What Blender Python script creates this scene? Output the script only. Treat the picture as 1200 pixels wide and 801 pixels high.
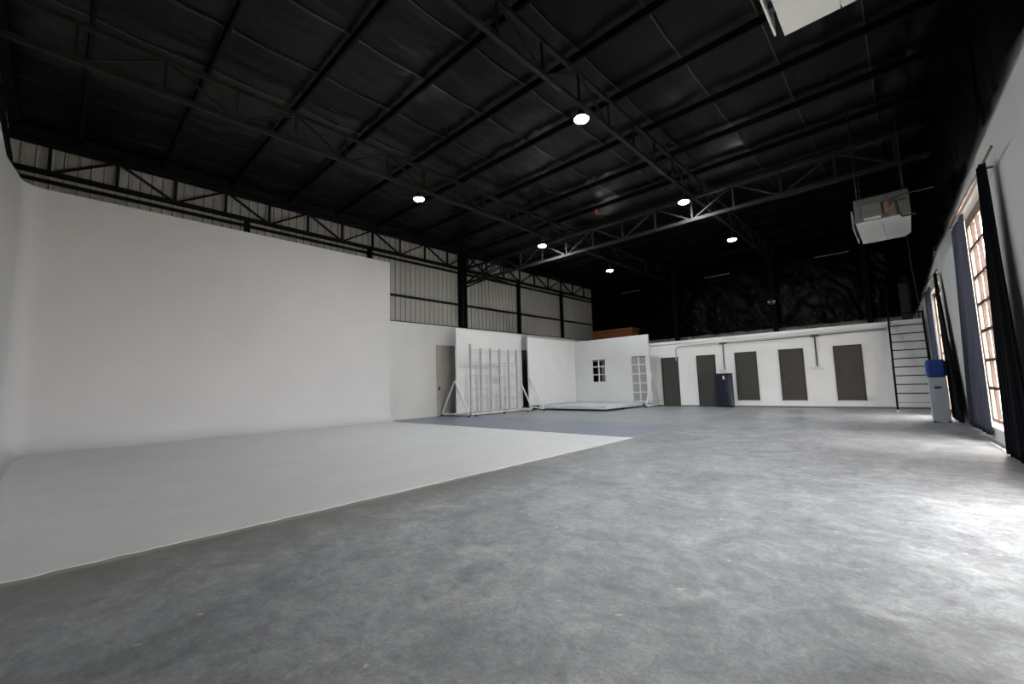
import bpy, bmesh, math, random
from mathutils import Vector, Matrix, noise
random.seed(7)
for o in list(bpy.data.objects): bpy.data.objects.remove(o)
sc = bpy.context.scene
C = sc.collection
R = math.radians

# ---------------- camera ----------------
cam = bpy.data.cameras.new('camera'); camo = bpy.data.objects.new('camera', cam); C.objects.link(camo)
cam.sensor_fit = 'HORIZONTAL'; cam.sensor_width = 36; cam.lens = 499.5/1200*36; cam.clip_end = 300; cam.clip_start = 0.05
yaw, pit, rol = R(42.95), R(5.81), R(-1.69)
fw = Vector((-math.sin(yaw)*math.cos(pit), math.cos(yaw)*math.cos(pit), math.sin(pit)))
rt = Vector((math.cos(yaw), math.sin(yaw), 0)); up = rt.cross(fw)
r2 = math.cos(rol)*rt+math.sin(rol)*up; u2 = -math.sin(rol)*rt+math.cos(rol)*up
m = Matrix((r2, u2, -fw)).transposed().to_4x4(); m.translation = Vector((0, 0, 1.1))
camo.matrix_world = m
sc.camera = camo

# ---------------- light and exposure ----------------
sc.view_settings.view_transform = 'Standard'; sc.view_settings.look = 'None'
sc.view_settings.gamma = 1; sc.view_settings.use_curve_mapping = False
sc.view_settings.exposure = 0.0
LAMP = 600.0
w = bpy.data.worlds.new('sky'); sc.world = w; w.use_nodes = True
bg = w.node_tree.nodes['Background']; bg.inputs[0].default_value = (1.0, 0.985, 0.985, 1); bg.inputs[1].default_value = 23.0
sun = bpy.data.lights.new('sun', 'SUN'); sun.energy = 60.0; sun.angle = R(1.0); sun.color = (1, .95, .86)
suno = bpy.data.objects.new('sun', sun); C.objects.link(suno)
suno.rotation_euler = Vector((0.13, -0.05, 1)).to_track_quat('Z', 'Y').to_euler()
def portal(name, loc, sx, sy):
    l = bpy.data.lights.new(name, 'AREA'); l.shape = 'RECTANGLE'; l.size = sx; l.size_y = sy; l.cycles.is_portal = True
    o = bpy.data.objects.new(name, l); C.objects.link(o); o.location = loc
    o.rotation_euler = Vector((1, 0.049, 0)).to_track_quat('Z', 'Y').to_euler()
    return o

# ---------------- materials ----------------
def mat(name, col, rough=.6, metal=0., var=0.0, vscale=3., col2=None, bump=0., bscale=30., stretch=None, spec=None, detail=6):
    M = bpy.data.materials.new(name); M.use_nodes = True; nt = M.node_tree; N = nt.nodes; L = nt.links
    b = N['Principled BSDF']; b.inputs['Roughness'].default_value = rough; b.inputs['Metallic'].default_value = metal
    if spec is not None: b.inputs['Specular IOR Level'].default_value = spec
    b.inputs['Base Color'].default_value = (*col, 1)
    g = N.new('ShaderNodeNewGeometry'); mp = N.new('ShaderNodeMapping'); L.new(g.outputs['Position'], mp.inputs[0])
    if stretch: mp.inputs['Scale'].default_value = stretch
    if var or col2:
        n = N.new('ShaderNodeTexNoise'); n.inputs['Scale'].default_value = vscale; n.inputs['Detail'].default_value = detail; n.inputs['Roughness'].default_value = .6
        L.new(mp.outputs[0], n.inputs['Vector'])
        r = N.new('ShaderNodeValToRGB'); r.color_ramp.elements[0].position = .3; r.color_ramp.elements[1].position = .7
        c2 = col2 or tuple(min(1, c*(1+var)) for c in col); c1 = col if col2 else tuple(c*(1-var) for c in col)
        r.color_ramp.elements[0].color = (*c1, 1); r.color_ramp.elements[1].color = (*c2, 1)
        L.new(n.outputs[0], r.inputs[0]); L.new(r.outputs[0], b.inputs['Base Color'])
    if bump:
        n2 = N.new('ShaderNodeTexNoise'); n2.inputs['Scale'].default_value = bscale; n2.inputs['Detail'].default_value = 5
        L.new(mp.outputs[0], n2.inputs['Vector'])
        bp = N.new('ShaderNodeBump'); bp.inputs['Strength'].default_value = bump; bp.inputs['Distance'].default_value = .02
        L.new(n2.outputs[0], bp.inputs['Height']); L.new(bp.outputs[0], b.inputs['Normal'])
    return M

WHITE = mat('white_paint', (.78, .78, .765), .7, var=.05, vscale=1.2, bump=.05, bscale=40)
FLATW = mat('flat_white', (.60, .61, .60), .6, var=.04, vscale=1.5)
LOWW = mat('low_wall_white', (.50, .50, .48), .75, var=.05, vscale=1.0)
CYC = mat('cyc_paint', (.50, .50, .50), .65, var=.03, vscale=.8, bump=.03, bscale=12)
CYCF = mat('cyc_floor_paint', (.61, .61, .605), .5, var=.05, vscale=1.6, bump=.05, bscale=20)
SHEET = mat('metal_sheet', (.25, .24, .22), .5, metal=0., var=.12, vscale=.7, stretch=(1, 1, .25))
STEEL = mat('black_steel', (.003, .003, .003), .6, var=.3, vscale=4, spec=.1)
GSTEEL = mat('girder_steel', (.010, .009, .007), .6, var=.3, vscale=4, spec=.2)
FOIL = mat('black_foil', (.0035, .0034, .0032), .40, var=.3, vscale=1.5, bump=.5, bscale=2.2, stretch=(2.2, 1, 1), spec=.14)
FOILV = mat('black_foil_hanging', (.0008, .0010, .0016), .35, bump=.8, bscale=3, stretch=(1.5, 1.5, .5), spec=.05)
DRAPE = mat('black_drape', (.004, .0045, .006), .9, spec=.1)
TAN = mat('rusty_tan_frame', (.17, .11, .08), .7, col2=(.26, .19, .15), vscale=9)
BAR = mat('rusty_brown_bar', (.06, .038, .027), .7, col2=(.09, .06, .045), vscale=9)
SILL = mat('sill_white', (.62, .62, .60), .6, var=.06, vscale=5)
ACW = mat('enamel_white', (.42, .43, .43), .35)
ACG = mat('dull_grey_plate', (.10, .105, .10), .5, var=.2, vscale=8)
SILV = mat('bare_metal', (.5, .5, .48), .3, metal=.9)
DGREY = mat('door_grey', (.045, .046, .038), .5, var=.12, vscale=4, stretch=(1, 1, .3))
DBROWN = mat('door_brown', (.06, .049, .038), .55, col2=(.042, .037, .030), vscale=3.5)
DBEIGE = mat('door_beige', (.36, .345, .30), .6, var=.08, vscale=3)
DBLACK = mat('dark_handle', (.01, .01, .01), .4)
NAVY = mat('navy_enamel', (.004, .007, .018), .35)
NAVYS = mat('navy_side', (.03, .034, .055), .4)
COOLW = mat('cooler_white', (.48, .52, .56), .35)
BLUE = mat('bottle_blue', (.01, .055, .27), .35)
ORANGE = mat('orange_crate', (.12, .036, .006), .6, var=.2, vscale=5)
PIPEW = mat('pipe_cream', (.45, .45, .41), .5)
DKPIPE = mat('pipe_dark', (.03, .032, .03), .5)
GRB = mat('grey_baseboard', (.16, .17, .17), .6)
COPPER = mat('copper_brown', (.20, .10, .06), .4, metal=.3)
DKRED = mat('dark_red_box', (.018, .005, .004), .6)
TUBE = mat('tube_glass', (.22, .22, .21), .3)
GRND = mat('outside_ground', (.38, .36, .32), .9, var=.2, vscale=.6)
DECK = mat('deck_white', (.56, .57, .60), .45, var=.03, vscale=2)
RUBBER = mat('rubber', (.02, .02, .02), .7)

def drape():
    M = mat('blue_grey_drape_cloth', (.05, .053, .068), .85, var=.1, vscale=2, spec=.2); nt = M.node_tree; N = nt.nodes; L = nt.links
    t = N.new('ShaderNodeBsdfTranslucent'); t.inputs[0].default_value = (.16, .17, .21, 1)
    x = N.new('ShaderNodeMixShader'); x.inputs[0].default_value = .35
    L.new(N['Principled BSDF'].outputs[0], x.inputs[1]); L.new(t.outputs[0], x.inputs[2]); L.new(x.outputs[0], N['Material Output'].inputs[0]); return M
GDRAPE = drape()
def floor_mat():
    M = bpy.data.materials.new('worn_concrete'); M.use_nodes = True; nt = M.node_tree; N = nt.nodes; L = nt.links
    b = N['Principled BSDF']; b.inputs['Roughness'].default_value = .55; b.inputs['Specular IOR Level'].default_value = .5
    g = N.new('ShaderNodeNewGeometry')
    def noi(s, d, st=None, rg=.6, dist=0.):
        n = N.new('ShaderNodeTexNoise'); n.inputs['Scale'].default_value = s; n.inputs['Detail'].default_value = d
        n.inputs['Roughness'].default_value = rg; n.inputs['Distortion'].default_value = dist
        mp = N.new('ShaderNodeMapping'); L.new(g.outputs['Position'], mp.inputs[0])
        if st: mp.inputs['Scale'].default_value = st
        mp.inputs['Rotation'].default_value = (0, 0, .5)
        L.new(mp.outputs[0], n.inputs['Vector']); return n
    def ramp(src, p0, c0, p1, c1):
        r = N.new('ShaderNodeValToRGB'); e = r.color_ramp.elements
        e[0].position = p0; e[0].color = (*c0, 1); e[1].position = p1; e[1].color = (*c1, 1); L.new(src, r.inputs[0]); return r
    def mix(f, a, b_, mode='MIX'):
        x = N.new('ShaderNodeMix'); x.data_type = 'RGBA'; x.blend_type = mode
        if isinstance(f, float): x.inputs[0].default_value = f
        else: L.new(f, x.inputs[0])
        for i, v in ((6, a), (7, b_)):
            if isinstance(v, tuple): x.inputs[i].default_value = (*v, 1)
            else: L.new(v, x.inputs[i])
        return x.outputs[2]
    n1 = noi(.55, 5, dist=.6); n2 = noi(2.6, 8, (1, 1.5, 1), .68, .8); n3 = noi(14, 8, None, .75); n4 = noi(26, 3, (1, .25, 1))
    base = ramp(n1.outputs[0], .3, (.222, .236, .254), .7, (.335, .345, .354)).outputs[0]
    base = mix(.8, base, ramp(n2.outputs[0], .32, (.66, .67, .68), .68, (1.22, 1.22, 1.2)).outputs[0], 'MULTIPLY')
    base = mix(.6, base, ramp(n3.outputs[0], .3, (.72, .72, .72), .7, (1.2, 1.2, 1.2)).outputs[0], 'MULTIPLY')
    n5 = noi(48, 8, None, .8); n6 = noi(7, 8, None, .72, 1.2)
    base = mix(.75, base, ramp(n5.outputs[0], .36, (.70, .70, .70), .64, (1.25, 1.25, 1.24)).outputs[0], 'MULTIPLY')
    base = mix(.8, base, ramp(n6.outputs[0], .38, (.78, .78, .79), .62, (1.18, 1.18, 1.17)).outputs[0], 'MULTIPLY')
    rg_ = noi(3.0, 7, (1, 1.3, 1), .6, .6)
    try: rg_.noise_type = 'RIDGED_MULTIFRACTAL'
    except Exception: pass
    rl = ramp(rg_.outputs[0], .35, (0, 0, 0), .95, (.30, .30, .30))
    base = mix(rl.outputs[0], base, (.46, .47, .475))
    n7 = noi(1.1, 7, (1, .8, 1), .7, 1.5)
    base = mix(.85, base, ramp(n7.outputs[0], .40, (.80, .80, .805), .58, (1.16, 1.16, 1.15)).outputs[0], 'MULTIPLY')
    scr = ramp(n4.outputs[0], .70, (0, 0, 0), .76, (.35, .35, .35))
    base = mix(scr.outputs[0], base, (.42, .43, .43))
    # small pale chips
    v = N.new('ShaderNodeTexVoronoi'); v.inputs['Scale'].default_value = 4.6; v.inputs['Randomness'].default_value = 1.0
    va = N.new('ShaderNodeVectorMath'); va.operation = 'MULTIPLY_ADD'; L.new(n3.outputs['Color'], va.inputs[0]); va.inputs[1].default_value = (.12, .12, .12); L.new(g.outputs['Position'], va.inputs[2]); L.new(va.outputs[0], v.inputs['Vector'])
    ch = ramp(v.outputs['Distance'], .05, (.85, .85, .85), .075, (0, 0, 0)); base = mix(ch.outputs[0], base, (.52, .52, .50))
    # brown dirt band along the backdrop edge (x from -4.1 to -3.2)
    sp = N.new('ShaderNodeSeparateXYZ'); L.new(g.outputs['Position'], sp.inputs[0])
    ad = N.new('ShaderNodeMath'); ad.operation = 'MULTIPLY_ADD'; L.new(n2.outputs[0], ad.inputs[0]); ad.inputs[1].default_value = 1.2; L.new(sp.outputs['X'], ad.inputs[2])
    st = N.new('ShaderNodeMapRange'); L.new(ad.outputs[0], st.inputs[0]); st.inputs[1].default_value = -3.55; st.inputs[2].default_value = -2.5; st.inputs[3].default_value = 1; st.inputs[4].default_value = 0
    sy = N.new('ShaderNodeMapRange'); L.new(sp.outputs['Y'], sy.inputs[0]); sy.inputs[1].default_value = 2.5; sy.inputs[2].default_value = 7; sy.inputs[3].default_value = 1; sy.inputs[4].default_value = 0.25
    sm = N.new('ShaderNodeMath'); sm.operation = 'MULTIPLY'; L.new(st.outputs[0], sm.inputs[0]); L.new(sy.outputs[0], sm.inputs[1])
    base = mix(sm.outputs[0], base, mix(n3.outputs[0], (.085, .085, .078), (.16, .145, .12)))
    ad2 = N.new('ShaderNodeMath'); ad2.operation = 'MULTIPLY_ADD'; L.new(n3.outputs[0], ad2.inputs[0]); ad2.inputs[1].default_value = .16; L.new(sp.outputs['X'], ad2.inputs[2])
    cr = N.new('ShaderNodeMapRange'); L.new(ad2.outputs[0], cr.inputs[0]); cr.inputs[1].default_value = -3.98; cr.inputs[2].default_value = -3.94; cr.inputs[3].default_value = .55; cr.inputs[4].default_value = 0
    cs = N.new('ShaderNodeMath'); cs.operation = 'MULTIPLY'; L.new(cr.outputs[0], cs.inputs[0]); L.new(sy.outputs[0], cs.inputs[1])
    base = mix(cs.outputs[0], base, (.33, .31, .26))
    L.new(base, b.inputs['Base Color'])
    rr = N.new('ShaderNodeMapRange'); L.new(n2.outputs[0], rr.inputs[0]); rr.inputs[3].default_value = .34; rr.inputs[4].default_value = .52; L.new(rr.outputs[0], b.inputs['Roughness'])
    bp = N.new('ShaderNodeBump'); bp.inputs['Strength'].default_value = .35; bp.inputs['Distance'].default_value = .01
    L.new(n3.outputs[0], bp.inputs['Height']); L.new(bp.outputs[0], b.inputs['Normal'])
    return M
CONC = floor_mat()
PAINTF = mat('blue_grey_floor_paint', (.165, .185, .235), .42, col2=(.215, .235, .28), vscale=.8, bump=.05, bscale=8)
PAINTG = mat('grey_floor_paint', (.23, .25, .262), .45, col2=(.30, .315, .322), vscale=1.1, bump=.05, bscale=8)

def foilmat(name, col, rough, spec, sc_, dist):
    M = mat(name, col, rough, var=.3, vscale=1.5, spec=spec); nt = M.node_tree; N = nt.nodes; L = nt.links
    g = N.new('ShaderNodeNewGeometry'); mp = N.new('ShaderNodeMapping'); mp.inputs['Rotation'].default_value = (0, 0, .5); mp.inputs['Scale'].default_value = (1.0, .45, .7)
    L.new(g.outputs['Position'], mp.inputs[0])
    a = N.new('ShaderNodeTexNoise'); a.noise_type = 'RIDGED_MULTIFRACTAL'; a.inputs['Scale'].default_value = sc_; a.inputs['Detail'].default_value = 4; a.inputs['Distortion'].default_value = .8
    L.new(mp.outputs[0], a.inputs['Vector'])
    k = N.new('ShaderNodeTexNoise'); k.inputs['Scale'].default_value = .5; k.inputs['Detail'].default_value = 2; L.new(g.outputs['Position'], k.inputs['Vector'])
    kr = N.new('ShaderNodeMapRange'); L.new(k.outputs[0], kr.inputs[0]); kr.inputs[1].default_value = .42; kr.inputs[2].default_value = .6; kr.inputs[3].default_value = .12; kr.inputs[4].default_value = 1
    mm = N.new('ShaderNodeMath'); mm.operation = 'MULTIPLY'; L.new(a.outputs[0], mm.inputs[0]); L.new(kr.outputs[0], mm.inputs[1])
    bp = N.new('ShaderNodeBump'); bp.inputs['Strength'].default_value = 1; bp.inputs['Distance'].default_value = dist
    L.new(mm.outputs[0], bp.inputs['Height']); L.new(bp.outputs[0], N['Principled BSDF'].inputs['Normal']); return M
FOIL = foilmat('black_foil_crinkled', (.0035, .0034, .0032), .30, .16, 2.6, .03)
FOILV = foilmat('black_foil_hanging_crinkled', (.0008, .0010, .0016), .28, .04, 2.6, .035)
def emis(name, col, s):
    M = bpy.data.materials.new(name); M.use_nodes = True; nt = M.node_tree
    b = nt.nodes['Principled BSDF']; b.inputs['Emission Color'].default_value = (*col, 1); b.inputs['Emission Strength'].default_value = s
    return M
LED = emis('led_lens', (.93, .97, 1.0), LAMP)
def glass():
    M = bpy.data.materials.new('hazy_glass'); M.use_nodes = True; nt = M.node_tree; N = nt.nodes; L = nt.links
    N.remove(N['Principled BSDF']); t = N.new('ShaderNodeBsdfTransparent'); t.inputs[0].default_value = (.95, .93, .92, 1)
    d = N.new('ShaderNodeBsdfTranslucent'); d.inputs[0].default_value = (.85, .8, .78, 1)
    mx = N.new('ShaderNodeMixShader'); mx.inputs[0].default_value = .12
    L.new(t.outputs[0], mx.inputs[1]); L.new(d.outputs[0], mx.inputs[2]); L.new(mx.outputs[0], N['Material Output'].inputs[0]); return M
GLASS = glass()

# ---------------- helpers ----------------
class MB:
    def __init__(s): s.v = []; s.f = []; s.sm = False
    def add(s, vs, fs):
        n = len(s.v); s.v += [tuple(v) for v in vs]; s.f += [tuple(i+n for i in f) for f in fs]; return s
    def box(s, a, b):
        x0, y0, z0 = a; x1, y1, z1 = b
        return s.add([(x0,y0,z0),(x1,y0,z0),(x1,y1,z0),(x0,y1,z0),(x0,y0,z1),(x1,y0,z1),(x1,y1,z1),(x0,y1,z1)],
            [(0,3,2,1),(4,5,6,7),(0,1,5,4),(1,2,6,5),(2,3,7,6),(3,0,4,7)])
    def bar(s, p, q, w, h=None, upv=(0, 0, 1)):
        h = h or w; p = Vector(p); q = Vector(q); d = (q-p).normalized(); U = Vector(upv)
        if abs(d.dot(U)) > .99: U = Vector((0, 1, 0))
        a = d.cross(U).normalized()*w/2; b = a.cross(d).normalized()*h/2
        return s.add([p-a-b, p+a-b, p+a+b, p-a+b, q-a-b, q+a-b, q+a+b, q-a+b],
            [(0,1,2,3),(7,6,5,4),(0,4,5,1),(1,5,6,2),(2,6,7,3),(3,7,4,0)])
    def tube(s, pts, r, n=10):
        pts = [Vector(p) for p in pts]; rings = []
        for i, p in enumerate(pts):
            d = (pts[min(i+1, len(pts)-1)]-pts[max(i-1, 0)]).normalized()
            U = Vector((0, 0, 1)) if abs(d.z) < .9 else Vector((0, 1, 0))
            a = d.cross(U).normalized(); b = a.cross(d)
            rings.append([p+(a*math.cos(t)+b*math.sin(t))*r for t in [2*math.pi*k/n for k in range(n)]])
        vs = [v for g in rings for v in g]; fs = []
        for i in range(len(pts)-1):
            for k in range(n): fs.append((i*n+k, i*n+(k+1) % n, (i+1)*n+(k+1) % n, (i+1)*n+k))
        fs.append(tuple(range(n-1, -1, -1))); fs.append(tuple((len(pts)-1)*n+k for k in range(n)))
        s.add(vs, fs); s.sm = True; return s
    def lathe(s, prof, c=(0, 0, 0), n=20):
        vs = []; fs = []
        for r, z in prof:
            for k in range(n): t = 2*math.pi*k/n; vs.append((c[0]+r*math.cos(t), c[1]+r*math.sin(t), c[2]+z))
        for i in range(len(prof)-1):
            for k in range(n): fs.append((i*n+k, i*n+(k+1) % n, (i+1)*n+(k+1) % n, (i+1)*n+k))
        fs.append(tuple(range(n-1, -1, -1))); fs.append(tuple((len(prof)-1)*n+k for k in range(n)))
        s.add(vs, fs); s.sm = True; return s
    def grid(s, fn, nu, nv):
        vs = [fn(i/nu, j/nv) for j in range(nv+1) for i in range(nu+1)]
        fs = [(j*(nu+1)+i, j*(nu+1)+i+1, (j+1)*(nu+1)+i+1, (j+1)*(nu+1)+i) for j in range(nv) for i in range(nu)]
        s.add(vs, fs); s.sm = True; return s
    def build(s, name, material, parent=None, bevel=0., solid=0., flat=False):
        me = bpy.data.meshes.new(name); me.from_pydata(s.v, [], s.f); me.update()
        bm = bmesh.new(); bm.from_mesh(me); bmesh.ops.recalc_face_normals(bm, faces=bm.faces); bm.to_mesh(me); bm.free()
        if s.sm and not flat:
            for p in me.polygons: p.use_smooth = True
            if hasattr(me, 'set_sharp_from_angle'): me.set_sharp_from_angle(angle=R(40))
        me.materials.append(material)
        o = bpy.data.objects.new(name, me); C.objects.link(o)
        if parent:
            o.parent = parent; o.matrix_parent_inverse = Matrix.Translation(-parent.location)
        if bevel:
            b = o.modifiers.new('bevel', 'BEVEL'); b.width = bevel; b.segments = 2; b.limit_method = 'ANGLE'
        if solid:
            b = o.modifiers.new('thickness', 'SOLIDIFY'); b.thickness = solid
        return o
def tag(o, label=None, cat=None, group=None, kind=None):
    if label: o['label'] = label
    if cat: o['category'] = cat
    if group: o['group'] = group
    if kind: o['kind'] = kind
    return o
def empty(name, loc, label=None, cat=None, group=None, kind=None):
    o = bpy.data.objects.new(name, None); C.objects.link(o); o.location = loc; o.empty_display_size = .2
    return tag(o, label, cat, group, kind)
def copy_tree(o, dloc=None, parent=None):
    c = o.copy(); C.objects.link(c)
    if parent: c.parent = parent
    if dloc is not None: c.location = o.location+Vector(dloc)
    for ch in [x for x in list(bpy.data.objects) if x.parent == o]: copy_tree(ch, None, c)
    return c

ROOF = 6.95
XL = -13.75; YB = 22.0; YF = -1.0
def W(s, u, z): return (1.39-.049*s+u, s, z)      # right wall: s along it, u outward

# ---------------- structure: floor ----------------
f = MB().box((XL-.1, YF-.1, -.15), (1.75, YB+.1, 0)).build('floor', CONC); tag(f, 'worn grey concrete floor', kind='structure')
e = empty('painted_floor', (-8, 12, 0), 'smooth painted floor area behind the white backdrop floor', kind='structure')
MB().box((-13.4, 7.9, 0), (-4.3, 10.6, .006)).build('blue_strip', PAINTF, e)
MB().box((-13.4, 10.6, 0), (-4.3, 18.3, .005)).build('grey_strip', PAINTG, e)
g = MB().box((1.76, -40, -.3), (60, 60, -.04)).build('ground_outside', GRND); tag(g, 'sunlit pale ground outside the right wall', kind='structure')

# ---------------- left and front corrugated walls ----------------
def ribbed(axis, a, b, fixed, z0, z1, out, n=5):
    """one ribbed sheet between a and b along axis; ribs stand into the room by .03 (out = direction sign)"""
    w = (b-a)/n; pts = []
    for k in range(n):
        x = a+k*w
        pts += [(x, .0), (x+.015, .032), (x+.045, .032), (x+.06, .0)]
    pts.append((b, 0))
    vs = []; fs = []
    for (t, d) in pts:
        for z in (z0, z1):
            vs.append((fixed+out*d, t, z) if axis == 'y' else (t, fixed+out*d, z))
    for i in range(len(pts)-1): fs.append((2*i, 2*i+2, 2*i+3, 2*i+1))
    return MB().add(vs, fs)
wl = empty('wall_left', (XL, 10, 0), 'ribbed grey-beige metal sheet wall above the white backdrop', kind='structure')
y = YF
while y < YB-.01:
    y1 = min(y+1.1, YB); ribbed('y', y, y1, XL, 0, ROOF, 1).build('metal_sheet', SHEET, wl, solid=.004, flat=True); y = y1
MB().box((XL-.12, YF, 0), (XL-.02, YB, ROOF+.12)).build('backing', SHEET, wl)
wf = empty('wall_front', (-6, YF, 0), 'ribbed metal sheet wall behind the camera and the backdrop return', kind='structure')
x = XL
while x < 1.4:
    x1 = min(x+1.1, 1.44); ribbed('x', x, x1, YF, 0, ROOF, 1).build('metal_sheet', SHEET, wf, solid=.004, flat=True); x = x1
MB().box((XL, YF-.12, 0), (1.7, YF-.02, ROOF+.12)).build('backing', SHEET, wf)

# low white wall in front of the sheets
lw = empty('wall_left_lower', (-13.5, 14, 0), 'low white painted wall along the left side behind the set flats', kind='structure')
MB().box((-13.6, 7.95, 0), (-13.45, 22, 3.53)).build('masonry', LOWW, lw)
# ---------------- back walls ----------------
wb = empty('wall_back', (-6, 18.4, 0), 'white front wall of the back rooms with a row of doors', kind='structure')
MB().box((-13.45, 18.35, 0), (.45, 18.55, 2.78)).build('masonry', WHITE, wb)
MB().box((-13.45, 18.30, 2.70), (.47, 18.60, 2.80)).build('coping', WHITE, wb)
MB().box((-13.45, 18.55, 2.66), (.45, 21.9, 2.76)).build('room_roof', LOWW, wb)
MB().box((-13.45, 18.325, 0), (.45, 18.352, .06)).build('baseboard', GRB, wb)
wu = empty('wall_far', (-6, YB, 0), 'far end wall of metal sheet covered with black plastic foil', kind='structure')
x = XL
while x < .28:
    x1 = min(x+1.1, .32); ribbed('x', x, x1, YB, 2.7, ROOF, -1).build('metal_sheet', SHEET, wu, solid=.004, flat=True); x = x1
MB().box((XL-.1, YB+.02, 0), (1.4, YB+.12, ROOF+.12)).build('backing', SHEET, wu)
def foilw(x0, x1, ph):
    def fn(u, v):
        x = x0+(x1-x0)*u; z = 3.3+(ROOF-3.3)*v
        d = .05*noise.noise((x*1.6, z*.9, ph))+.025*noise.noise((x*5+z*2, z*3, ph+9))
        return (x, YB-.13-d, z+(.04*noise.noise((x*2, 3, ph)) if v == 0 else 0))
    return fn
fx = [XL+.02, -11.2, -8.6, -6.0, -3.4, -.9, .33]
for i in range(6):
    MB().grid(foilw(fx[i], fx[i+1]+.02, i), 40, 50).build('foil_sheet', FOILV, wu)

# ---------------- right wall ----------------
wr = empty('wall_right', (1, 8, 0), 'white right side wall with openings and black foil above', kind='structure')
def wbox(s0, s1, u0, u1, z0, z1, name, m_, parent, bevel=0, mb=None):
    M_ = mb or MB()
    vs = [W(s0,u0,z0),W(s0,u1,z0),W(s1,u1,z0),W(s1,u0,z0),W(s0,u0,z1),W(s0,u1,z1),W(s1,u1,z1),W(s1,u0,z1)]
    M_.add(vs, [(0,3,2,1),(4,5,6,7),(0,1,5,4),(1,2,6,5),(2,3,7,6),(3,0,4,7)])
    return M_ if mb else M_.build(name, m_, parent, bevel)
DO = (2.9, 6.1, 2.5)      # daylight doorway beside the camera
for s0, s1, z0, z1 in [(-1.1, DO[0], 0, ROOF+.12), (DO[0], DO[1], DO[2], ROOF+.12), (DO[1], 8.6, 0, ROOF+.12), (8.6, 11.25, 3.82, ROOF+.12), (8.6, 11.25, 0, .02),
                       (11.25, 14.5, 0, ROOF+.12), (14.5, 16.9, 3.30, ROOF+.12), (16.9, 22.1, 0, ROOF+.12)]:
    wbox(s0, s1, 0, .25, z0, z1, 'masonry', LOWW, wr)
def wz(s):
    pts = [(-2, 4.32), (6, 4.28), (9, 4.2), (12.5, 3.98), (14.5, 3.95), (18, 3.5), (23, 3.4)]
    for (a, za), (b, zb) in zip(pts, pts[1:]):
        if a <= s <= b: return za+(zb-za)*(s-a)/(b-a)
def foilr(s0, s1, ph):
    def fn(u, v):
        s = s0+(s1-s0)*u; zb = wz(s); z = zb+(ROOF-zb)*v
        d = .07+.035*math.sin(s*7+2*noise.noise((s, z*.3, ph)))*(.5+.5*noise.noise((s*.7, z*.5, ph)))+.05*noise.noise((s*1.2, z*.5, ph))+.015*noise.noise((s*6, z*3, ph))
        return W(s, -d, z)
    return fn
fs_ = [-1, 2, 5, 8, 11, 14, 17, 20, 21.9]
for i in range(8):
    MB().grid(foilr(fs_[i], fs_[i+1]+.02, i*3.1), 60, 40).build('foil_sheet', FOILV, wr)
wbox(17.3, 18.3, -.02, 0, 0, 3.4, 'lower_panel', LOWW, wr)
aw = empty('sky_blocker', W(4.5, .25, 2.65), 'added unseen plate outside, keeping high sky light off the side doorway', kind='structure')  # added out of view to hold back steep sky light at the doorway
wbox(2.5, 6.5, .26, 1.9, 2.62, 2.68, 'blocker_plate', SHEET, aw)
portal('sky_portal_doorway', W((DO[0]+DO[1])/2, .2, DO[2]/2), DO[2]+.1, DO[1]-DO[0]+.1)
portal('sky_portal_window', W(9.7, .3, 1.95), 3.7, 3.1)
portal('sky_portal_far_window', W(15.7, .3, 1.7), 3.4, 2.5)

# ---------------- window 1 ----------------
wn = empty('window_1', W(9.6, .15, .2), 'tall steel framed window with tan bars and hazy panes', kind='structure')
SB, ST = .24, 3.80
fr = MB(); 
for s0, s1, z0, z1 in [(8.60, 8.68, SB, ST), (10.98, 11.12, SB, ST), (8.6, 11.12, ST-.17, ST), (8.6, 11.12, SB, SB+.07)]:
    wbox(s0, s1, .10, .17, z0, z1, '', None, None, mb=fr)
fr.build('window_frame', TAN, wn)
rows = [SB+.07, .82, 1.29, 1.79, 2.25, 2.72, 3.23, ST-.17]
cols = [8.68, 9.24, 9.67, 10.12, 10.55, 10.98]
for z in rows[1:-1]: wbox(8.68, 10.98, .09, .13, z-.025, z+.025, 'glazing_bar', BAR, wn)
for s in cols[1:-1]: wbox(s-.025, s+.025, .085, .13, rows[0], rows[-1], 'upright_bar', BAR, wn)
for i in range(5):
    for j in range(7): wbox(cols[i]+.02, cols[i+1]-.02, .135, .139, rows[j]+.02, rows[j+1]-.02, 'pane', GLASS, wn)
wbox(9.60, 9.70, .06, .10, 2.55, 2.62, 'window_catch', SILV, wn)
wbox(8.62, 11.22, -.02, .12, .003, .22, 'window_sill', SILL, wn, .006)
# window 2 behind the far curtains
w2 = empty('window_2', W(14.8, .15, .1), 'far window opening hidden behind its drawn curtains', kind='structure')
fr = MB()
for s0, s1, z0, z1 in [(14.5, 14.57, .02, 3.3), (16.83, 16.9, .02, 3.3), (14.5, 16.9, 3.18, 3.3), (14.5, 16.9, .02, .12)]:
    wbox(s0, s1, .1, .17, z0, z1, '', None, None, mb=fr)
fr.build('window_frame', TAN, w2)
for i in range(5):
    for j in range(6): wbox(14.57+.452*i+.02, 14.57+.452*(i+1)-.02, .135, .139, .12+.505*j+.02, .12+.505*(j+1)-.02, 'pane', GLASS, w2)
for j in range(1, 6): wbox(14.57, 16.83, .11, .16, .12+.505*j-.02, .12+.505*j+.02, 'glazing_bar', BAR, w2)
for i in range(1, 5): wbox(14.57+.452*i-.02, 14.57+.452*i+.02, .11, .16, .12, 3.15, 'upright_bar', BAR, w2)

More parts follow.
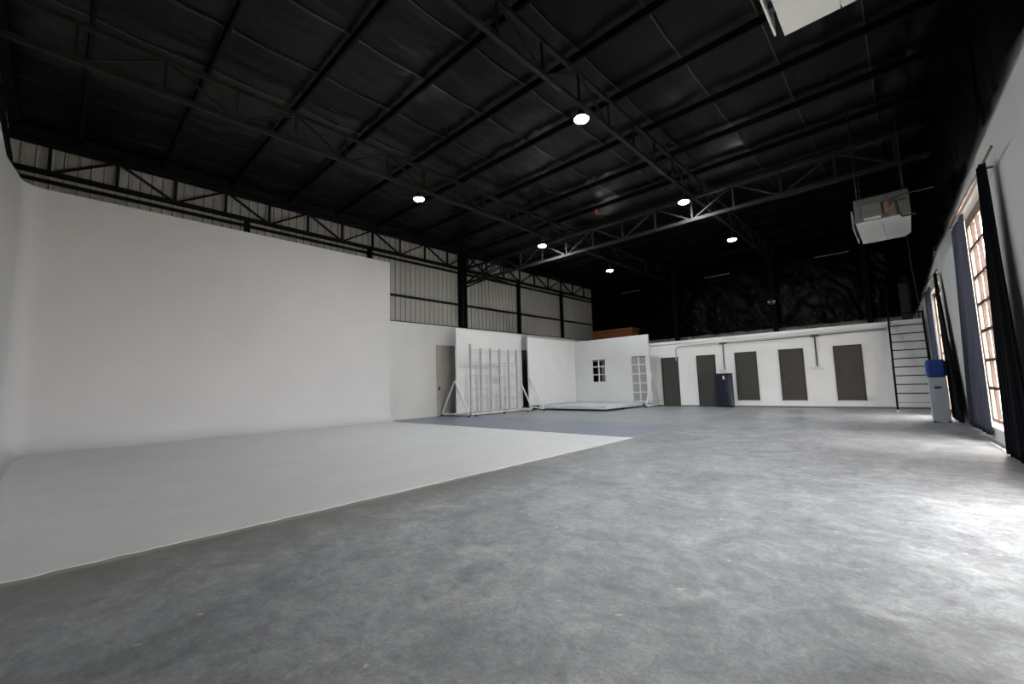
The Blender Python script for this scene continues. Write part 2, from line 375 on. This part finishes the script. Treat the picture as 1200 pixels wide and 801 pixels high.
# ---------------- ceiling ----------------
ce = empty('ceiling', (-6, 10, ROOF), 'black plastic foil ceiling stretched over roof purlins', kind='structure')
MB().box((XL-.1, YF-.1, ROOF+.12), (1.75, YB+.1, ROOF+.2)).build('roof_sheet', SHEET, ce)
py = [.1+1.487*k for k in range(15)]
seams = [XL+.02-.001]+[-12.55+1.25*k for k in range(12)]+[1.44]
def foilc(x0, x1, ph):
    def fn(u, v):
        x = x0+(x1-x0)*u; y = YF+(YB-YF)*v
        t = ((y-.1)/1.487) % 1
        sag = .035*math.sin(math.pi*t)**2
        d = sag+.022*noise.noise((x*3+y*.6, y*.9, ph))+.010*noise.noise((x*9, y*2.2, ph+4))+.012*math.exp(-((min(u, 1-u))/.05)**2)
        return (x, y, ROOF+.06-d)
    return fn
for i in range(len(seams)-1):
    if seams[i+1]-seams[i] > .1: MB().grid(foilc(seams[i], seams[i+1], i*1.7), 24, 230).build('foil_sheet', FOIL, ce)
SEAM = mat('seam_tape', (.035, .034, .03), .3)
for xs in seams[1:-1]:
    MB().grid(lambda u, v: (xs+(u-.5)*.022+.015*noise.noise((v*14, xs, 0)), YF+(YB-YF)*v, ROOF+.012-.03*math.sin(math.pi*(((YF+(YB-YF)*v-.1)/1.487) % 1))**2), 1, 200).build('foil_seam', SEAM, ce)
for i, yy in enumerate(py):
    m_ = MB(); m_.box((XL, yy-.03, ROOF-.13), (1.3, yy-.015, ROOF)); m_.box((XL, yy-.03, ROOF-.13), (1.3, yy+.035, ROOF-.118))
    m_.build('purlin', STEEL, ce)

# ---------------- trusses ----------------
def truss(name, label, axis, fixed, a, b, zb, zt, nodes, m_, chord=.09, web=.045, start=0, double=False, group='roof trusses', diag=True):
    P = (lambda t, z: (fixed, t, z)) if axis == 'y' else (lambda t, z: (t, fixed, z))
    r = empty(name, P((a+b)/2, zb), label, 'truss', group)
    MB().bar(P(a, zb), P(b, zb), chord).build('bottom_chord', m_, r)
    MB().bar(P(a, zt), P(b, zt), chord).build('top_chord', m_, r)
    for i, t in enumerate(nodes):
        MB().bar(P(t, zb), P(t, zt), web).build('upright', m_, r)
        if diag and i+1 < len(nodes):
            z0, z1 = (zb, zt) if (i+start) % 2 == 0 else (zt, zb)
            MB().bar(P(t, z0), P(nodes[i+1], z1), web*.85).build('diagonal', m_, r)
    return r
nod = [-.34+1.113*k for k in range(20)]
truss('eave_truss', 'long black zigzag truss under the eave against the left sheet wall', 'y', -13.55, YF+.05, 21.8, 6.07, 6.72, nod, STEEL, .10, .06, 0, group='trusses')
gn = [-.05+1.045*k for k in range(21)]
truss('roof_girder', 'dark girder carrying the left row of lamps, nearer the sheet wall', 'y', -8.7, YF+.05, 21.8, 6.12, 6.72, gn, GSTEEL, .075, .04, 0)
truss('roof_girder', 'dark girder carrying the right row of lamps, nearer the doorway side', 'y', -3.95, YF+.05, 21.8, 6.12, 6.72, gn, GSTEEL, .075, .04, 1)
tn = [-.84-1.045*k for k in range(-1, 12)]; tn = [t for t in tn if t > -13.4]; tn[0] = .15
truss('cross_truss', 'deep truss crossing the hall from the thick left column to the right wall', 'x', 11.6, -13.43, .66, 5.42, 6.04, tn, GSTEEL, .085, .045, 0)
eb0 = MB().box((-13.70, YF+.05, 6.775), (-13.42, 21.85, 7.0)).build('eave_beam', STEEL); tag(eb0, 'long black beam between the eave truss and the ceiling', 'beam')
# knee bracing at the column end of the cross truss
kb = empty('knee_brace', (-13, 11.6, 5.2), 'crossed black bracing where the cross truss meets the thick left column', 'brace')
for p, q in [((-13.5, 11.6, 5.85), (-11.0, 10.9, 6.65)), ((-13.5, 11.72, 5.3), (-12.2, 13.0, 6.0)), ((-13.5, 11.72, 6.0), (-12.2, 13.0, 5.45)), ((-13.5, 11.5, 5.32), (-11.2, 11.5, 5.98))]:
    MB().bar(p, q, .05).build('brace_bar', STEEL, kb)
eb = empty('front_eave_beam', (-8, YF+.12, 5.9), 'black beam along the front wall above the backdrop return', 'beam')
MB().box((-13.4, YF+.05, 5.6), (1.3, YF+.15, 6.15)).build('web_plate', STEEL, eb)
MB().box((-13.4, YF+.05, 6.85), (1.3, YF+.2, 6.93)).build('top_rail', STEEL, eb)
# columns
def column(x, y, w_, z0, z1, label):
    r = empty('steel_column', (x, y, z0), label, 'column', 'steel columns')
    MB().box((x-w_/2, y-w_/2, z0), (x+w_/2, y-w_/2+.015, z1)).box((x-w_/2, y+w_/2-.015, z0), (x+w_/2, y+w_/2, z1)).box((x-.01, y-w_/2, z0), (x+.01, y+w_/2, z1)).build('shaft', STEEL, r)
    MB().box((x-w_*.6, y-w_*.6, z0), (x+w_*.6, y+w_*.6, z0+.02)).build('base_plate', STEEL, r)
for yy, l in [(3.56, 'slim black column above the backdrop, nearest to the left picture edge'), (7.38, 'slim black column just left of the backdrop end, before the thick column'),
              (15.2, 'slim black column, first beyond the thick column'), (18.67, 'slim black column, last on the sheet wall before the far corner')]:
    column(-13.62, yy, .13, 0, 6.05, l)
column(-13.58, 11.6, .27, 0, 6.9, 'thick black column on the sheet wall carrying the cross truss')
for xx, l in [(-8.6, 'black post on the far wall, left one above the rooms'), (-4.2, 'black post on the far wall, middle one above the rooms'), (-1.0, 'black post on the far wall, right one above the rooms')]:
    column(xx, YB-.32, .18, 2.76, 6.9, l)
for z, l in [(5.92, 'upper black rail on the sheet wall, just under the eave truss'), (4.55, 'middle black rail crossing the sheet wall'), (3.56, 'lowest black rail, along the top of the low white wall')]:
    o = MB().box((XL+.04, YF+.1, z-.04), (XL+.10, YB-.1, z+.04)).build('wall_rail', STEEL); tag(o, l, 'rail', 'wall rails')

# ---------------- cyclorama ----------------
cy = empty('backdrop', (-13.1, 3, 0), 'huge white curved infinity backdrop with matching white floor', 'backdrop')
path = [(-13.1, 7.87)]+[(-13.1, 7.87-k*.5) for k in range(1, 17)]
cx, cyy, rr = -12.71, -.30, .39
path += [(cx-rr*math.cos(a), cyy-rr*math.sin(a)) for a in [i*math.pi/2/14 for i in range(15)]]
path += [(x_, -.69-.13*min(1, (x_+12.71)/1.0)) for x_ in (-12.4, -12, -11.7, -11, -10, -9, -8, -7, -6, -5, -4.13)]
CR = .38; FZ = .003
prof = [(CR*(1-math.sin(a)), FZ+CR*(1-math.cos(a))) for a in [i*math.pi/2/10 for i in range(11)]]
prof += [(0, z) for z in (1, 2, 3, 4, 5, 5.54)]+[(-.12, 5.54), (-.12, 0)]
vs = []; fs = []
for i, p in enumerate(path):
    a = Vector(path[max(i-1, 0)]); b = Vector(path[min(i+1, len(path)-1)]); d = (b-a).normalized(); nrm = Vector((-d.y, d.x))
    for o_, z in prof: vs.append((p[0]+nrm.x*o_, p[1]+nrm.y*o_, z))
n = len(prof)
for i in range(len(path)-1):
    for k in range(n-1): fs.append((i*n+k, (i+1)*n+k, (i+1)*n+k+1, i*n+k+1))
fs.append(tuple(range(n))); 
mb = MB().add(vs, fs); mb.sm = True; mb.build('curved_wall', CYC, cy)
inner = [vs[i*n] for i in range(len(path))]
fl = MB(); poly = [(p[0], p[1]) for p in inner]+[(-4.13, 7.87)]
# wavy worn front edge of the painted floor
front = [(-4.13+.03*noise.noise((k*.7, 1, 0))+.015*noise.noise((k*2.3, 5, 0)), 7.87-k*.1) for k in range(1, 83)]
poly = [(p[0], p[1]) for p in inner]+[(front[-1][0], -.42)]+list(reversed(front))+[(-4.13, 7.87)]
top = [(x_, y_, FZ) for x_, y_ in poly]; bot = [(x_, y_, 0) for x_, y_ in poly]; k = len(poly)
fl.add(top+bot, [tuple(range(k))]+[(i, (i+1) % k, (i+1) % k+k, i+k) for i in range(k)]); fl.build('painted_floor_sheet', CYCF, cy, flat=True)

# ---------------- doors in the back wall ----------------
def door(idx, x0, x1, z0, z1, m_, y=18.35, hx=None, lab=''):
    r = empty('door_%d' % idx, ((x0+x1)/2, y, z0), lab, kind='structure')
    MB().box((x0+.02, y-.03, z0+.01), (x1-.02, y+.005, z1-.02)).build('door_leaf', m_, r, .004)
    fr = MB()
    fr.box((x0-.02, y-.04, z0), (x0+.02, y+.0, z1)).box((x1-.02, y-.04, z0), (x1+.02, y, z1)).box((x0-.02, y-.04, z1-.02), (x1+.02, y, z1+.02))
    fr.build('door_frame', DBLACK if m_ is DBLACK else DKF, r)
    h = MB().lathe([(.0, 0), (.03, 0), (.03, .01), (.012, .015), (.012, .05), (.03, .055), (.032, .075), (.0, .085)], n=12)
    h.v = [(x0+.10+v[0], y-.03-v[2], z0+.95+v[1]) for v in h.v]; h.build('door_handle', DBLACK, r)
    return r
DKF = mat('door_edge_dark', (.03, .03, .026), .6)
door(1, -8.03, -7.34, 0, 2.09, DGREY, lab='grey-green door, first from the left on the white back wall')
door(2, -6.52, -5.82, 0, 2.09, DGREY, lab='grey-green door partly behind the navy cabinet')
door(3, -5.04, -4.31, .26, 2.11, DGREY, lab='grey-green door right of the navy cabinet, raised off the floor')
door(4, -3.53, -2.81, .26, 2.11, DBROWN, lab='brown stained door, fourth from the left, raised off the floor')
door(5, -1.90, -1.17, .26, 2.11, DBROWN, lab='wide brown door nearest the ladder, raised off the floor')
door(6, -11.95, -11.15, 0, 2.12, DBLACK, lab='dark doorway seen through the small set window')
# door on the low left wall
for i, (y0, y1, l) in enumerate([(10.1, 11.1, 'beige door on the low left wall beside the first set flat'), (14.95, 15.9, 'dark olive door on the low left wall in the gap between the flats')]):
    r = empty('door_%d' % (7+i), (-13.45, y0, 0), l, kind='structure')
    MB().box((-13.46, y0, .02), (-13.41, y1, 2.76)).build('door_leaf', DBEIGE if i == 0 else DGREY, r, .004)
    MB().box((-13.41, y0+.06, 1.0), (-13.37, y0+.12, 1.12)).build('door_handle', DBLACK, r)

# conduits, outlets
def tubeobj(name, pts, r_, m_, label, cat, group=None):
    o = MB().tube(pts, r_).build(name, m_); return tag(o, label, cat, group)
arc = [(-7.38+.2*(1-math.cos(a)), 18.29, 2.36+.2*math.sin(a)) for a in [i*math.pi/2/6 for i in range(7)]]
tubeobj('conduit', [(-7.38, 18.29, .1)][:0]+[(-7.38, 18.29, 1.95)]+arc+[(-5.4, 18.29, 2.575), (-.45, 18.29, 2.60)], .022, PIPEW, 'cream pipe bending down beside the first door and running along the wall top', 'pipe')
for xx, zb, l in [(-5.45, 1.5, 'dark drop pipe above the navy cabinet'), (-2.40, 1.46, 'dark drop pipe between the two brown doors')]:
    r = empty('drop_pipe', (xx, 18.3, 2.55), l, 'pipe', 'drop pipes')
    MB().tube([(xx, 18.30, zb), (xx, 18.30, 2.56)], .022).build('tube', DKPIPE, r)
    MB().box((xx-.13, 18.25, 2.50), (xx+.13, 18.345, 2.56)).build('clamp_plate', DKPIPE, r)
r = empty('socket_box', (-2.42, 18.31, 1.38), 'white double socket below the pipe between the brown doors', 'socket')
MB().box((-2.60, 18.31, 1.34), (-2.46, 18.35, 1.43)).box((-2.42, 18.31, 1.34), (-2.22, 18.35, 1.41)).build('face_plate', SILL, r, .004)
r = empty('socket_box', (-5.55, 18.31, 1.47), 'small white socket just above the navy cabinet', 'socket')
MB().box((-5.66, 18.31, 1.42), (-5.40, 18.35, 1.50)).build('face_plate', SILL, r, .004)
tubeobj('cable', [(-5.4, 18.27, 2.53), (-4, 18.27, 2.52), (-2.6, 18.27, 2.53), (-1.2, 18.27, 2.55), (-.5, 18.27, 2.56)], .012, DKPIPE, 'dark cable running under the coping of the white back wall', 'cable')

# navy cabinet
r = empty('cabinet', (-5.45, 18.0, 0), 'navy blue upright cabinet standing before the second door', 'cabinet')
MB().box((-5.74, 17.92, .04), (-5.16, 18.24, 1.27)).build('body', NAVYS, r, .03)
MB().box((-5.72, 17.88, .06), (-5.26, 17.925, 1.25)).build('door', NAVY, r, .015)
MB().box((-5.75, 17.87, 1.27), (-5.15, 18.25, 1.33)).build('top_lid', NAVY, r, .025)
MB().box((-5.43, 17.872, 1.09), (-5.36, 17.881, 1.23)).build('label_plate', SILL, r)
MB().box((-5.33, 17.84, .6), (-5.30, 17.88, .95)).build('handle', NAVYS, r, .004)
for a in (-5.7, -5.2):
    for b in (17.95, 18.2): MB().lathe([(.02, 0), (.025, .05)], (a, b, 0), 8).build('foot', RUBBER, r)

# water cooler
r = empty('water_cooler', (.40, 13.6, 0), 'white water cooler with blue bottle near the far curtains', 'water cooler')
MB().box((.25, 13.5, .03), (.55, 13.82, 1.0)).build('body', COOLW, r, .012)
MB().box((.255, 13.49, .03), (.545, 13.505, .95)).build('front_panel', COOLW, r, .004)
MB().box((.34, 13.482, .755), (.45, 13.492, .80)).build('badge', BLUE, r)
MB().box((.235, 13.49, 1.0), (.565, 13.83, 1.40)).build('bottle', BLUE, r, .05)
MB().box((.30, 13.482, .52), (.50, 13.492, .60)).build('drip_tray', COOLW, r)
for a in (.28, .52):
    for b in (13.53, 13.79): MB().lathe([(.02, 0), (.02, .04)], (a, b, 0), 8).build('foot', RUBBER, r)

# ladder
r = empty('ladder', (0, 17.1, 0), 'black steel ladder leaning against the room roof beside the right wall', 'ladder')
LY = lambda z: 17.08+.42*z
for xx, zt in ((-.40, 3.05), (.41, 3.05)):
    MB().bar((xx, LY(0.04), .04), (xx, LY(zt), zt), .05, .05).build('rail', STEEL, r)
    MB().box((xx-.035, LY(0)-.04, 0), (xx+.035, LY(0)+.05, .05)).build('foot', SILL, r)
for k in range(10):
    z = .26+.262*k
    o = MB().bar((-.38, LY(z), z), (.39, LY(z), z), .035, .03).build('rung', SILV if k == 0 else STEEL, r)
    if k == 0: o['label'] = 'bare metal bottom rung'
MB().bar((-.40, 18.36, 2.8), (-.40, 18.36, 3.75), .035).build('handrail', STEEL, r)
MB().bar((-.40, 18.36, 3.02), (.41, 18.36, 3.02), .035).build('top_bar', STEEL, r)
MB().bar((-.40, 18.36, 2.97), (-.40, 18.33, 2.99), .03).build('joint', STEEL, r)

# orange crates on the room roof
r = empty('crate', (-11.1, 20, 2.76), 'long orange brown crate lying on the room roof in the far left corner', 'crate')
MB().box((-12.2, 19.4, 2.762), (-9.95, 20.2, 3.66)).build('body', ORANGE, r, .03)
MB().box((-12.25, 19.35, 3.66), (-9.9, 20.25, 3.80)).build('lid', ORANGE, r, .03)
r = empty('panel_box', (.1, 20.6, 2.76), 'dark red box standing on the room roof beside the right wall', 'box')
MB().box((-.08, 20.3, 2.762), (.2, 20.9, 4.3)).build('body', DKRED, r, .01)
MB().box((-.05, 20.28, 2.8), (.17, 20.3, 4.26)).build('door', DKRED, r, .004)

# ---------------- set flats ----------------
def stand(parent, base, apex, f0, f1, tz=.10):
    """A-frame: two sloping tubes, one base tube and two castors"""
    MB().bar(apex, (f0[0], f0[1], tz), .045).build('brace', FLATW, parent)
    MB().bar(apex, (f1[0], f1[1], tz), .045).build('brace', FLATW, parent)
    MB().bar((f0[0], f0[1], tz), (f1[0], f1[1], tz), .06).build('base_rail', FLATW, parent)
    for p in (f0, f1):
        c = MB().lathe([(.0, -.015), (.04, -.015), (.04, .015), (.0, .015)], n=12)
        c.v = [(p[0]+v[0], p[1]+v[2], .04+v[1]) for v in c.v]; c.build('castor', RUBBER, parent)
r = empty('set_flat', (-12.5, 12.2, 0), 'tall white set flat standing behind the grid rack on braced castor feet', 'set flat', 'white set flats')
MB().box((-12.55, 10.30, .17), (-12.49, 14.02, 3.32)).build('panel', FLATW, r)
stand(r, 0, (-12.52, 10.24, 1.33), (-13.30, 10.24), (-11.75, 10.24)); stand(r, 0, (-12.52, 13.86, 1.33), (-13.2, 13.86), (-11.85, 13.86))
MB().bar((-12.46, 10.24, .14), (-12.46, 13.86, .14), .05).build('bottom_rail', FLATW, r)
r = empty('set_flat', (-12.1, 16, 0), 'plain white set flat forming the left side of the corner set', 'set flat', 'white set flats')
MB().box((-12.15, 13.99, .2), (-12.09, 17.62, 3.18)).build('panel', FLATW, r)
MB().bar((-12.08, 14.03, 1.38), (-11.34, 14.03, .10), .045).build('brace', FLATW, r)
MB().bar((-12.08, 14.03, .17), (-11.34, 14.03, .10), .05).build('base_rail', FLATW, r)
MB().bar((-12.12, 14.03, .02), (-12.12, 14.03, .25), .05).build('foot_post', FLATW, r)
c = MB().lathe([(.0, -.015), (.04, -.015), (.04, .015), (.0, .015)], n=12)
c.v = [(-11.34+v[0], 14.03+v[2], .04+v[1]) for v in c.v]; c.build('castor', RUBBER, r)
# flat with windows
r = empty('set_flat', (-10.2, 17.5, 0), 'white set flat with a small window and a tall glazed opening', 'set flat', 'white set flats')
def plate_with_holes(x0, x1, z0, z1, holes, ya, yb):
    xs = sorted({x0, x1, *[h for a in holes for h in a[:2]]}); zs = sorted({z0, z1, *[h for a in holes for h in a[2:]]})
    mb = MB()
    for i in range(len(xs)-1):
        for j in range(len(zs)-1):
            xm = (xs[i]+xs[i+1])/2; zm = (zs[j]+zs[j+1])/2
            if any(h[0] < xm < h[1] and h[2] < zm < h[3] for h in holes): continue
            mb.box((xs[i], ya, zs[j]), (xs[i+1], yb, zs[j+1]))
    return mb
h1 = (-11.14, -10.38, 1.12, 2.22); PANE = mat('wall_shade_pane', (.30, .30, .29), .3)  # opaque pane grey stands in for the shaded room wall behind
h2 = (-9.10, -8.36, .24, 2.25)
plate_with_holes(-12.09, -8.22, .2, 3.14, [h1, h2], 17.5, 17.56).build('panel', FLATW, r)
for h, nx, nz, nm in ((h1, 2, 3, 'small_window'), (h2, 2, 5, 'tall_window')):
    w_ = MB()
    w_.box((h[0], 17.49, h[2]), (h[0]+.035, 17.57, h[3])).box((h[1]-.035, 17.49, h[2]), (h[1], 17.57, h[3])).box((h[0], 17.49, h[2]), (h[1], 17.57, h[2]+.035)).box((h[0], 17.49, h[3]-.035), (h[1], 17.57, h[3]))
    wo = w_.build(nm, FLATW, r)
    if nz == 5:
        for i in range(nx):
            for j in range(nz):
                a_ = h[0]+(h[1]-h[0])*i/nx; b_ = h[0]+(h[1]-h[0])*(i+1)/nx; c_ = h[2]+(h[3]-h[2])*j/nz; d_ = h[2]+(h[3]-h[2])*(j+1)/nz
                MB().box((a_+.02, 17.535, c_+.02), (b_-.02, 17.54, d_-.02)).build('pane', PANE, wo)
    for i in range(1, nx): x_ = h[0]+(h[1]-h[0])*i/nx; MB().box((x_-.025, 17.50, h[2]), (x_+.025, 17.55, h[3])).build('glazing_bar', FLATW, wo)
    for j in range(1, nz): z_ = h[2]+(h[3]-h[2])*j/nz; MB().box((h[0], 17.502, z_-.025), (h[1], 17.552, z_+.025)).build('glazing_bar', FLATW, wo)
stand(r, 0, (-8.17, 17.53, 1.5), (-8.17, 16.85), (-8.17, 18.2))
# platform
r = empty('stage_platform', (-10.3, 16, 0), 'low white stage platform in front of the corner set', 'platform')
MB().box((-11.95, 14.42, .08), (-8.62, 17.45, .195)).build('deck', DECK, r, .01)
for a in (-11.8, -10.8, -9.8, -8.75):
    for b in (14.55, 16, 17.3): MB().lathe([(.03, 0), (.03, .08)], (a, b, 0), 8).build('foot', RUBBER, r)

# grid rack
r = empty('grid_rack', (-11.9, 11.7, 0), 'white tube grid rack on castors in front of the first set flat', 'rack')
GR = mat('rack_grey_paint', (.40, .405, .395), .5)
for i, yy in enumerate([10.5, 11.02, 11.53, 12.04, 12.55, 13.02]):
    MB().bar((-11.9, yy, .13), (-11.9, yy, 2.68 if i == 0 else 2.55), .075 if i else .06).build('upright', GR, r)
for z in (2.46, 1.98, 1.5, 1.05, .62, .17):
    MB().bar((-11.87, 10.5, z), (-11.87, 13.02, z), .03).build('cross_bar', GR, r)
    MB().bar((-12.02, 10.5, z-.09), (-12.02, 13.02, z-.09), .02).build('rear_bar', GR, r)
MB().bar((-11.80, 10.4, .10), (-11.9, 13.6, .10), .05).build('base_rail', FLATW, r)
for yy in (10.6, 12.1, 13.5):
    c = MB().lathe([(.0, -.015), (.04, -.015), (.04, .015), (.0, .015)], n=12)
    c.v = [(-11.78+v[0], yy+v[2], .04+v[1]) for v in c.v]; c.build('castor', RUBBER, r)
MB().bar((-12.1, 13.02, .12), (-11.2, 13.02, .12), .05).build('foot_rail', FLATW, r)

# ---------------- lamps ----------------
def lamp(x, y, z, label, chord):
    r = empty('high_bay_lamp', (x, y, z), label, 'lamp', 'high bay lamps')
    MB().tube([(x, y, z+.17), (x, y, chord)], .012, 8).build('hanging_rod', DKPIPE, r)
    MB().lathe([(.05, .17), (.07, .15), (.075, .06), (.14, .035), (.145, 0), (.128, 0)], (x, y, z), 24).build('housing', DBLACK, r)
    MB().lathe([(.128, .0), (.115, -.02), (.07, -.032), (.02, -.036)], (x, y, z), 24).build('lens', LED, r)
for (x, ys, l) in ((-3.95, (6.28, 11.0, 15.1), 'right girder'), (-8.7, (6.07, 10.98, 15.4), 'left girder')):
    for yy, zz, d in zip(ys, (5.85, 5.74, 5.68), ('nearest', 'middle', 'farthest')):
        lamp(x, yy-.02 if d != 'middle' else yy, zz, 'round bright LED high bay lamp, %s on the %s' % (d, l), 6.1)

# ---------------- air conditioners ----------------
def aircon(y0, label):
    r = empty('ceiling_air_conditioner', (-.15, y0+.9, 4.2), label, 'air conditioner', 'ceiling air conditioners')
    X0, X1, Y1, Z0, Z1 = -.57, .27, y0+1.83, 4.2, 4.68
    b = MB(); pl = [(X0, y0), (X1, y0), (X1, Y1-.28), (X1-.09, Y1), (X0, Y1)]
    def slab(mb, pl, z0, z1):
        k = len(pl); mb.add([(x_, y_, z0) for x_, y_ in pl]+[(x_, y_, z1) for x_, y_ in pl], [tuple(range(k)), tuple(range(k, 2*k))]+[(i, (i+1) % k, (i+1) % k+k, i+k) for i in range(k)]); return mb
    slab(b, [(x_, max(y_, y0+.03)) for x_, y_ in pl], Z0+.02, Z1).build('casing', ACW, r, .01)
    slab(MB(), [(X0, y0), (-.16, y0), (-.16, Y1), (X0, Y1)], Z0, Z0+.02).build('bottom_panel', ACW, r, .003)
    slab(MB(), [(-.15, y0), (X1, y0), (X1, Y1-.28), (X1-.09, Y1), (-.15, Y1)], Z0, Z0+.02).build('bottom_panel', ACW, r, .003)
    MB().box((X0, y0-.02, Z0+.02), (X1, y0+.03, Z1+.02)).build('rear_plate', ACG, r, .006)
    MB().box((X0+.12, y0-.10, Z0+.06), (X0+.42, y0-.02, Z0+.34)).build('control_box', ACG, r, .01)
    MB().box((X0+.14, y0-.12, Z0+.03), (X0+.40, y0-.03, Z0+.06)).build('box_lid', ACW, r)
    MB().box((X0+.46, y0-.08, Z0+.10), (X0+.54, y0-.02, Z0+.32)).build('valve', COPPER, r, .006)
    MB().tube([(X0+.52, y0-.05, Z0+.3), (X0+.6, y0-.08, Z0+.36), (X1-.05, y0-.06, Z0+.38), (X1+.05, y0-.03, Z0+.40), (.62, y0, Z0+.41)], .014).build('copper_pipe', DKPIPE, r)
    MB().box((X0+.58, y0-.05, Z0+.24), (X0+.62, y0-.02, Z0+.30)).box((X0+.66, y0-.05, Z0+.26), (X0+.70, y0-.02, Z0+.31)).build('pipe_nut', SILV, r)
    MB().tube([(X0+.52, y0-.05, Z0+.2), (X0+.62, y0-.09, Z0+.27), (X1-.05, y0-.07, Z0+.30)], .014).build('drain_pipe', DKPIPE, r)
    MB().tube([(X1-.2, y0-.05, Z0+.3), (X1-.18, y0-.06, Z0+.05), (X1-.12, y0-.02, Z0-.03), (X1+.06, y0+.05, Z0-.01)], .022).build('hose', RUBBER, r)
    MB().box((X0-.075, y0+.3, Z0+.03), (X0-.06, Y1-.02, Z0+.40)).build('side_cover', ACW, r)
    MB().box((X0-.06, y0+.5, Z0+.1), (X0, y0+.56, Z0+.16)).box((X0-.06, Y1-.3, Z0+.1), (X0, Y1-.24, Z0+.16)).build('cover_clip', ACG, r)
    for a in (X0+.06, X1-.06):
        for b_ in (y0+.08, Y1-.36):
            MB().tube([(a, b_, Z1), (a, b_, ROOF-.05)], .012, 8).build('hanging_rod', GSTEEL, r)
aircon(11.18, 'white air conditioner hung under the cross truss near the right wall')
aircon(2.56, 'white air conditioner cut off by the top edge of the picture')
tubeobj('hanging_cable', [(.16, 13.0, 4.2), (.18, 13.1, 3.6), (.30, 14, 2.9), (.42, 15.5, 2.6)][:0]+[(.2, 12.9, 4.22), (.21, 12.95, 3.4), (.26, 13.0, 2.6)], .01, GSTEEL, 'thin cable hanging down from the far air conditioner', 'cable')

# fluorescent tubes on far wall
for x0, x1, l in ((-11.6, -10.48, 'leftmost'), (-7.07, -5.91, 'middle'), (-2.6, -1.4, 'rightmost')):
    r = empty('tube_light', ((x0+x1)/2, YB-.25, 6.05), '%s of the three unlit tube lights high on the black far wall' % l, 'tube light', 'unlit tube lights')
    MB().tube([(x0+.03, YB-.30, 6.1), (x1-.03, YB-.30, 6.1)], .02).build('tube', TUBE, r)
    MB().box((x0, YB-.27, 6.09), (x1, YB-.2, 6.15)).box((x0+.1, YB-.22, 6.1), (x0+.16, YB-.035, 6.14)).box((x1-.16, YB-.22, 6.1), (x1-.1, YB-.035, 6.14)).build('batten', GSTEEL, r)
r = empty('emergency_light', (-4.4, YB-.5, 4.45), 'small twin head emergency lamp on the middle far post', 'lamp')
MB().box((-4.38, YB-.49, 4.34), (-4.12, YB-.42, 4.52)).build('body', DBLACK, r)
for a in (-4.36, -4.14):
    c = MB().lathe([(.02, 0), (.045, .03), (.045, .05)], n=12); c.v = [(a+v[0], YB-.49-v[2], 4.44+v[1]) for v in c.v]; c.build('lamp_head', ACW, r)
o = MB().box((-7.16, 11.90, 6.68), (-7.06, 11.99, 6.785)).build('purlin_clip', mat('tag_orange', (.35, .1, .02), .5)); tag(o, 'tiny orange box under a ceiling purlin between the girders', 'clip')

# ---------------- curtains ----------------
def curtain(name, s0t, s1t, s0b, s1b, zt, zb, u, amp, waves, m_, label, ph=0, gather=.0):
    def fn(a, v):
        z = zb+(zt-zb)*v; k = v**1.0
        s = (s0b+(s1b-s0b)*a)*(1-k)+(s0t+(s1t-s0t)*a)*k
        s += .02*noise.noise((a*6, v*2, ph))
        d = u+amp*math.sin(2*math.pi*waves*a+ph+.7*noise.noise((a*3, v*1.5, ph)))*(.75+.25*(1-v))+amp*.35*math.sin(2*math.pi*waves*2.3*a+ph*2+v)
        zz = z+(.03*noise.noise((a*9, 0, ph)) if v < .02 else 0)
        return W(s, d, zz)
    r = empty('curtain', W((s0b+s1b)/2, u, zb), label, 'curtain', 'dark curtains on the right wall')
    MB().grid(fn, 110, 30).build('cloth', m_, r, solid=.006)
    return r
curtain('c', 7.80, 8.02, 7.42, 8.60, 3.70, .02, -.13, .03, 5, DRAPE, 'black curtain at the picture right edge, near side of the lit window')
curtain('c', 10.0, 11.2, 10.15, 12.2, 3.68, .10, -.06, .025, 6, GDRAPE, 'dark blue grey curtain on the far side of the lit window', 2)
curtain('c', 15.75, 17.1, 15.7, 16.9, 3.38, .1, -.06, .025, 5, GDRAPE, 'blue grey curtain of the far window, beside the ladder', 4)
curtain('c', 13.9, 14.15, 12.5, 14.0, 3.42, .08, -.10, .02, 6, DRAPE, 'black curtain of the far window, behind the water cooler', 5)
def rod(s0, s1, z, u, label):
    r = empty('curtain_rod', W(s0, u, z), label, 'curtain rod', 'curtain rods')
    MB().tube([W(s0, u, z), W(s1, u, z)], .014).build('tube', TAN, r)
    for s in (s0+.75, s1-.12): MB().bar(W(s, u-.02, z), W(s, .01, z+.0), .025).build('bracket', TAN, r)
rod(7.3, 11.0, 3.70, -.12, 'pale metal curtain rod above the lit window')
rod(13.6, 17.3, 3.44, -.10, 'metal curtain rod above the far window')
